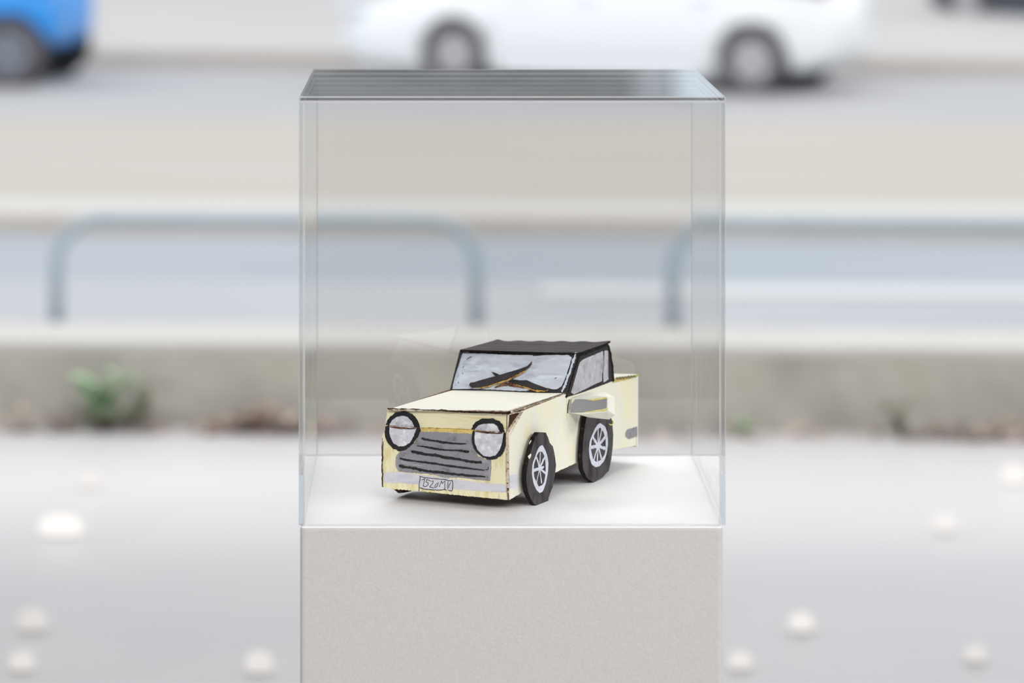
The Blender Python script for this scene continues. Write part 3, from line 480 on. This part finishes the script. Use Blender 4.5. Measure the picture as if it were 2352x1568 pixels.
def left_wheel(y, z, tilt):
    c_ = Vector((-.1385, y, z)); A_ = Matrix.Translation(c_) @ Matrix.Rotation(math.radians(tilt), 4, 'Y'); r = random.Random(int(y*1e4)); n = 22
    bm = bmesh.new(); ra = [.0335*r.uniform(.95, 1.02) for _ in range(n)]
    rings = [[bm.verts.new((xx, math.cos(6.2832*k/n)*ra[k], math.sin(6.2832*k/n)*ra[k])) for k in range(n)] for xx in (-.0025, .0025)]
    bm.faces.new(rings[0]); bm.faces.new(rings[1][::-1]).material_index = 1
    for k in range(n): bm.faces.new((rings[0][k], rings[0][(k+1) % n], rings[1][(k+1) % n], rings[1][k])).material_index = 1
    o = link('wheel', bm, [M.tyre, M.brown], toy, matrix=A_)
    bm = bmesh.new(); a = [[bm.verts.new((xx, math.cos(6.2832*k/24)*rr, math.sin(6.2832*k/24)*rr)) for k in range(24)] for rr, xx in ((.021, -.0029), (.017, -.0029))]
    for k in range(24): bm.faces.new((a[0][k], a[0][(k+1) % 24], a[1][(k+1) % 24], a[1][k]))
    link('rim', bm, M.rim, o)
    for k in range(5):
        bm = bmesh.new(); t = 6.2832*k/5; d = Vector((0, math.cos(t), math.sin(t))); q = Vector((0, -math.sin(t), math.cos(t)))*.0012
        vs4 = [bm.verts.new(Vector((-.0028, 0, 0))+p) for p in (q, -q, d*.018-q, d*.018+q)]; bm.faces.new(vs4); link('spoke', bm, M.rim, o)
    return o
left_wheel(.043, .0335, -14); left_wheel(.190, .0335, -8)
bm = bmesh.new()
for y, z in ((.056, .034), (.197, .034)): tube(bm, [(-.138, y-.006, z), (.004, y, z)], .003, 8)
link('axle', bm, M.brown, toy)
# ------------------------------------------------------------------ round bright spots on the floor, made as glowing domes
SP = [(205, 1120, .475, .020, 'dim round glowing floor spot, far one of the left row'), (140, 1228, .58, .024, 'largest and brightest oval glowing floor spot at the left'),
      (75, 1445, .385, .022, 'faint glowing floor spot near the left frame edge, third of the left row'), (50, 1538, .415, .018, 'nearest glowing floor spot of the left row'),
      (595, 1542, .425, .020, 'glowing floor spot close beside the left side of the plinth foot'), (2328, 1110, .54, .024, 'bright farthest glowing floor spot at the right frame edge'),
      (2170, 1220, .50, .020, 'glowing floor spot second from the far end of the right row'), (1840, 1448, .48, .019, 'glowing floor spot third from the far end of the right row'),
      (1700, 1535, .445, .017, 'nearest glowing floor spot of the right row, beside the plinth'), (2240, 1518, .42, .016, 'lone glowing floor spot near the lower right corner')]
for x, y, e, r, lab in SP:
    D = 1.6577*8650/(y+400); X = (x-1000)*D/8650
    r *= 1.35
    t = thing('floor_glow_spot', lab, 'floor light', (X, D, 0), 0, 'round glowing spots on the pale floor')  # bright spot on the floor, made as a glowing dome
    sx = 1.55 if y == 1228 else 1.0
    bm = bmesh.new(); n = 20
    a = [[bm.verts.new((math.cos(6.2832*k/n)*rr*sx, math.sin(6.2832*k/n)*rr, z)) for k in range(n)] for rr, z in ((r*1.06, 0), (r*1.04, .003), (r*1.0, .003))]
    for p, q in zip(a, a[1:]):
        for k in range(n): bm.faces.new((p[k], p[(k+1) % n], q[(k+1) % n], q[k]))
    link('spot_rim', bm, M.floor, t)
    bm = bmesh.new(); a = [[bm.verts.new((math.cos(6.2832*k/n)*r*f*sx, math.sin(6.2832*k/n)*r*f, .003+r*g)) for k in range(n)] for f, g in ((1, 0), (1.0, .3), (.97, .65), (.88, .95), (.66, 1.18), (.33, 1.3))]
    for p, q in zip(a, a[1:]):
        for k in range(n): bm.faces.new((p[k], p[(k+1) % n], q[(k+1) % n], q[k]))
    bm.faces.new(a[-1]); link('glow_dome', bm, glow('floor_spot_glow', (1, .955, .91, 1), e), t, True)
# ------------------------------------------------------------------ steel hoop rails on the pavement
def hoop(u0, u1, label):
    t = thing('hoop_rail', label, 'railing', st((u0+u1)/2, 16.9, GZ), YAW, 'low steel hoop rails by the road')
    h = (u1-u0)/2; H = .484; R = .2; P = [(-h, 0, 0), (-h, 0, H-R)]
    P += [(-h+R-R*math.cos(a), 0, H-R+R*math.sin(a)) for a in [math.pi/2*k/8 for k in range(1, 9)]]
    P += [(h-R+R*math.sin(a), 0, H-R+R*math.cos(a)) for a in [math.pi/2*k/8 for k in range(0, 9)]]+[(h, 0, 0)]
    bm = bmesh.new(); tube(bm, P, .029, 14); link('hoop_tube', bm, M.steel, t, True)
    for s in (-1, 1):
        bm = bmesh.new(); cyl(bm, (s*h, 0, .006), (0, 0, 1), .06, .012, 18); link('foot_plate', bm, M.steel, t)
# street u of a world point at depth d: u = X*cos - ...
hoop(-2.69, -.79, 'low galvanised hoop rail left of and behind the display cover')
hoop(.09, 2.02, 'low galvanised hoop rail at the right, running out of frame')
# ------------------------------------------------------------------ weeds and litter along the kerb wall
def weed(X, h, spread, n, m, label, seed):
    r = random.Random(seed); Dk = 10.27-.058*X
    t = thing('weed', label, 'plant', (X, Dk, 0))
    bm = bmesh.new()
    stems = []
    for k in range(max(3, n//8)):
        a = r.uniform(0, 6.283); p = [(0, 0, 0), (math.cos(a)*spread*.25, -abs(math.sin(a))*spread*.25, h*.5), (math.cos(a)*spread*.6, -abs(math.sin(a))*spread*.4, h*r.uniform(.7, 1))]
        tube(bm, p, [.003, .0025, .001], 6); stems.append(p)
    link('stem', bm, m, t)
    for k in range(n):
        p = r.choice(stems); f = r.uniform(.15, 1); i = 0 if f < .5 else 1; a = Vector(p[i]).lerp(Vector(p[i+1]), (f*2) % 1)
        az = r.uniform(0, 6.283); d = Vector((math.cos(az), math.sin(az)*.5-.25, r.uniform(-.1, .6))).normalized(); L_ = max(.03, h*r.uniform(.24, .44)); q = d.cross(Vector((0, 0, 1))).normalized()*L_*.34
        bm = bmesh.new(); v = [bm.verts.new(a+c_) for c_ in (Vector(), d*L_*.4+q+Vector((0, 0, .004)), d*L_, d*L_*.4-q+Vector((0, 0, .004)), d*L_*.45+Vector((0, 0, -.003)))]
        for f_ in ((0, 1, 4), (1, 2, 4), (2, 3, 4), (3, 0, 4)): bm.faces.new([v[i_] for i_ in f_])
        link('leaf', bm, m, t)
weed(-.915, .165, .10, 46, M.leaf, 'tall green weed growing at the wall foot, left of the cover', 3)
weed(-.80, .17, .06, 10, M.leafdk, 'thin olive sprig behind the tall green weed at left', 4)
weed(-.90, .065, .15, 56, M.leafdk, 'low dark weed tuft at the base of the tall green weed', 9)
weed(-.50, .085, .13, 34, M.dry, 'dry brown weed tuft in the litter just left of the cover', 8)
weed(1.255, .10, .07, 24, M.leafdk, 'small olive weed at the wall foot, right of the cover', 5)
weed(.83, .05, .05, 14, M.leaf, 'tiny green sprout at the wall foot by the cover right edge', 6)
bm = bmesh.new(); r = random.Random(11)
for c0, c1, n in ((-1.2, -.9, 110), (-.95, -.6, 60), (-.62, -.30, 330), (-.3, .7, 260), (.75, 1.2, 70), (1.25, 1.75, 260)):
    for k in range(n):
        X = r.uniform(c0, c1); D = 10.29-.058*X-abs(r.gauss(0, .04)); z = abs(r.gauss(0, .022))+.003; L_ = r.uniform(.010, .030); a = r.uniform(0, 6.283); ti = r.uniform(-.6, .6)
        d = Vector((math.cos(a), math.sin(a), ti)).normalized()*L_; q = d.cross(Vector((0, .3, 1))).normalized()*L_*.4; p = Vector((X, D, z))
        v = [bm.verts.new(c_) for c_ in (p-d, p+q, p+d, p-q)]; bm.faces.new((v[0], v[1], v[2])); bm.faces.new((v[0], v[2], v[3]))
ll = tag(link('leaf_litter', bm, M.dry), 'dry brown leaf litter lying along the foot of the concrete wall', 'leaf litter'); ll['kind'] = 'stuff'
# ------------------------------------------------------------------ street cars
def loft(bm, rings, mi=0):
    R = [[bm.verts.new(p) for p in q] for q in rings]; n = len(R[0])
    for a, b in zip(R, R[1:]):
        for k in range(n): bm.faces.new((a[k], a[(k+1) % n], b[(k+1) % n], b[k])).material_index = mi
    bm.faces.new(R[0][::-1]).material_index = mi; bm.faces.new(R[-1]).material_index = mi
def smoothed(name, bm, mats, parent, lv=2, cutters=()):
    bmesh.ops.recalc_face_normals(bm, faces=bm.faces[:])
    me = bpy.data.meshes.new(name); bm.to_mesh(me); bm.free(); o = bpy.data.objects.new(name, me); COL.objects.link(o)
    for m in (mats if isinstance(mats, list) else [mats]): me.materials.append(m)
    s = o.modifiers.new('s', 'SUBSURF'); s.levels = s.render_levels = lv
    cs = []
    for cb in cutters:
        bmesh.ops.recalc_face_normals(cb, faces=cb.faces[:])
        cm = bpy.data.meshes.new('c'); cb.to_mesh(cm); cb.free(); co = bpy.data.objects.new('c', cm); COL.objects.link(co); cs.append(co)
        b = o.modifiers.new('b', 'BOOLEAN'); b.object = co; b.operation = 'DIFFERENCE'; b.solver = 'EXACT'
    bpy.context.view_layer.update(); dg = bpy.context.evaluated_depsgraph_get(); nm = bpy.data.meshes.new_from_object(o.evaluated_get(dg)); nm.name = name
    o.modifiers.clear(); o.data = nm
    for p in nm.polygons: p.use_smooth = True
    for c_ in cs: bpy.data.objects.remove(c_)
    o.parent = parent; return o
def car(name, label, loc, rz, L_, wb, paint, front_over, wr=.31, alloy=None, lift=0, height=1.46, hw=.88, arch=None):
    # car axes: x along the length (front axle at x=0, nose towards -x), y across, z up
    t = thing(name, label, 'car', loc, rz)
    x0, x1 = -front_over, L_-front_over
    prof = [(0, .32, .50, .70), (.02, .18, .62, .84), (.07, .12, .72, .94), (.2, .10, .86, 1.0), (.33, .10, .95, 1.0), (.6, .10, .97, 1.0), (.82, .11, .98, 1.0), (.93, .15, .97, .96), (.98, .2, .92, .88), (1, .36, .75, .78)]
    rings = []
    for f, zl, zb, wk in prof:
        zl += lift
        x = x0+(x1-x0)*f; h = hw*wk; zm = zl+(zb-zl)*.45
        rings.append([(x, s*h*q, z) for q, z, s in ((.86, zl, 1), (.985, zl+.06, 1), (1, zm, 1), (.96, zb-.06, 1), (.8, zb, 1), (.8, zb, -1), (.96, zb-.06, -1), (1, zm, -1), (.985, zl+.06, -1), (.86, zl, -1))])
    bm = bmesh.new(); loft(bm, rings); cut = []
    for ax in (0, wb):
        for s in (-1, 1):
            cb = bmesh.new(); cyl(cb, (ax, s*(hw-.1), wr), (0, 1, 0), wr+.03, .36, 32); cut.append(cb)
    body = smoothed('body', bm, [paint, M.trim], t, 2, cut)
    # wheel-arch liners
    for ax in (0, wb):
        for s in (-1, 1):
            bm = bmesh.new(); cyl(bm, (ax, s*(hw-.26), wr), (0, 1, 0), wr+.028, .03, 28); link('arch_liner', bm, M.trim, t)
    g = []
    for f, z, k in ((.24, .95, .93), (.40, height-.09, .74), (.5, height-.03, .72), (.68, height-.04, .72), (.86, height-.2, .74), (.97, .95, .86)):
        x = x0+(x1-x0)*f; h = hw*k; g.append([(x, h, z), (x, hw*.92, .92), (x, -hw*.92, .92), (x, -h, z)])
    bm = bmesh.new(); loft(bm, g); link('greenhouse', bm, M.carglass, t)
    bm = bmesh.new(); rr = []
    for f, z in ((.385, height-.10), (.45, height-.03), (.55, height), (.68, height-.01), (.83, height-.13)):
        x = x0+(x1-x0)*f; h = hw*.75; rr.append([(x, h, z), (x, h, z-.05), (x, -h, z-.05), (x, -h, z), (x, 0, z+.03)])
    loft(bm, rr); link('roof', bm, paint, t, True)
    for f in (.30, .55, .78):
        for s in (-1, 1):
            bm = bmesh.new(); x = x0+(x1-x0)*f; dx = .32 if f < .4 else (0 if f < .6 else .12); tube(bm, [(x, s*hw*.93, .94), (x+dx, s*hw*.75, height-.09)], .035, 8); link('pillar', bm, paint, t)
    for ax in (0, wb):
        for s in (-1, 1):
            y = s*(hw-.12); bm = bmesh.new()
            prof2 = [(wr*.64, -.09), (wr*.9, -.1), (wr, -.07), (wr, .07), (wr*.9, .1), (wr*.64, .09)]
            R = [[bm.verts.new((ax+math.cos(6.2832*k/32)*pr, y+py, wr+math.sin(6.2832*k/32)*pr)) for k in range(32)] for pr, py in prof2]
            for i in range(6):
                a, b = R[i], R[(i+1) % 6]
                for k in range(32): bm.faces.new((a[k], a[(k+1) % 32], b[(k+1) % 32], b[k]))
            wo = link('wheel', bm, M.rubber, t, True)
            bm = bmesh.new(); cyl(bm, (ax, y+s*.02, wr), (0, 1, 0), wr*.72, .06, 28); cyl(bm, (ax, y+s*.07, wr), (0, 1, 0), wr*.16, .05, 16)
            for k in range(5):
                a = 6.2832*k/5+.3; d = Vector((math.cos(a), 0, math.sin(a))); q = Vector((-d.z, 0, d.x))*wr*.11; c_ = Vector((ax, y+s*.06, wr))
                v = [bm.verts.new(c_+p+Vector((0, o_, 0))) for o_ in (-.015, .015) for p in (q, -q, d*wr*.64-q, d*wr*.64+q)]
                for f_ in ((0, 1, 2, 3), (7, 6, 5, 4), (0, 4, 5, 1), (1, 5, 6, 2), (2, 6, 7, 3), (3, 7, 4, 0)): bm.faces.new([v[i] for i in f_])
            link('wheel_rim', bm, alloy or M.alloy, wo)
    for s in (-1, 1):
        bm = bmesh.new(); box(bm, x0+.02, x0+.30, s*hw*.72-.14, s*hw*.72+.14, .60, .72); bevel(bm, .04, 2); link('head_lamp', bm, M.lamp, t)
        bm = bmesh.new(); box(bm, x1-.14, x1-.015, s*hw*.7-.12, s*hw*.7+.12, .86, 1.0); bevel(bm, .03, 2); link('tail_lamp', bm, M.red, t)
        bm = bmesh.new(); box(bm, .45, wb-.45, s*(hw-.03)-.03, s*(hw-.03)+.03, .13, .2); link('sill_trim', bm, paint, t)
        for x in (wb*.42, wb*.80):
            bm = bmesh.new(); box(bm, x, x+.18, s*(hw-.02)-.02, s*(hw-.02)+.025, .80, .83); bevel(bm, .008, 1); link('door_handle', bm, paint, t)
        bm = bmesh.new(); box(bm, wb*.19, wb*.26, s*(hw+.06)-.08, s*(hw+.06)+.08, .96, 1.08); bevel(bm, .03, 2); link('wing_mirror', bm, paint, t)
    return t
def place(X, D, rz):  # front axle of the near side sits here
    return (X, D, GZ)
def near_axle(name, label, X, D, ang, *a, hw=.88, nose_right=False, **k):
    rz = math.radians(ang)
    # car axes: +x = rearwards; near side faces the viewer at local -y
    n = Vector((math.sin(rz), -math.cos(rz))); p = Vector((X, D))-n*(hw-.05)
    return car(name, label, (p.x, p.y, GZ-.006), rz, *a, hw=hw, **k)
near_axle('white_car', 'white hatchback passing on the road behind the display cover', .16, 32.73, -22, 4.52, 2.70, M.carwhite, 1.16, wr=.29)
# the blue car heads the other way, its tail towards the white car
rzb = math.radians(-10)
near_axle('blue_car', 'bright blue car cut off by the left frame edge', -3.70-2.55*math.cos(rzb), 32.55-2.55*math.sin(rzb), -10, 3.76, 2.55, M.carblue, .82, wr=.305, lift=.12, alloy=M.alloydk)
near_axle('dark_car', 'dark car parked in the far top right corner', 6.05, 42.9, -50, 4.4, 2.65, M.cardark, .8)
# ------------------------------------------------------------------ houses across the street
def house(name, label, x0, x1, y0, y1, h, m, nx, nz, ww, wh):
    t = thing(name, label, 'building', ((x0+x1)/2, y0, GZ+.13))
    W = x1-x0; bm = bmesh.new(); box(bm, -W/2, W/2, 0, y1-y0, 0, h); link('facade', bm, m, t)
    bm = bmesh.new(); box(bm, -W/2, W/2, -.2, y1-y0+.2, h, h+.3); link('roof', bm, M.roofslab, t)
    for i in range(nx):
        for j in range(nz):
            cx = -W/2+W*(i+.5)/nx; cz = 1.7+j*3.2; bm = bmesh.new()
            for a in ((cx-ww/2, cx-ww/2+.08, cz-wh/2, cz+wh/2), (cx+ww/2-.08, cx+ww/2, cz-wh/2, cz+wh/2), (cx-ww/2, cx+ww/2, cz-wh/2, cz-wh/2+.08), (cx-ww/2, cx+ww/2, cz+wh/2-.08, cz+wh/2)):
                box(bm, a[0], a[1], -.06, .02, a[2], a[3])
            f = link('window', bm, m, t); bm = bmesh.new(); box(bm, cx-ww/2+.08, cx+ww/2-.08, -.02, .01, cz-wh/2+.08, cz+wh/2-.08); link('pane', bm, M.pane, f)
house('grey_house', 'grey rendered house across the street behind the white car', -22, 3.25, 62, 70, 13, M.facade, 9, 4, 1.3, 1.6)
house('reflection_block', 'narrow light grey block added between the two houses to soften the reflection', 3.26, 3.95, 62.2, 66, 14, M.facade3, 1, 1, .3, .3)  # added block, its mid tone softens the step reflected in the top pane
house('pale_house', 'pale blue-grey house across the street, right of the added grey block', 3.96, 26, 62.0, 72, 10, M.facade2, 6, 3, 1.2, 1.5)
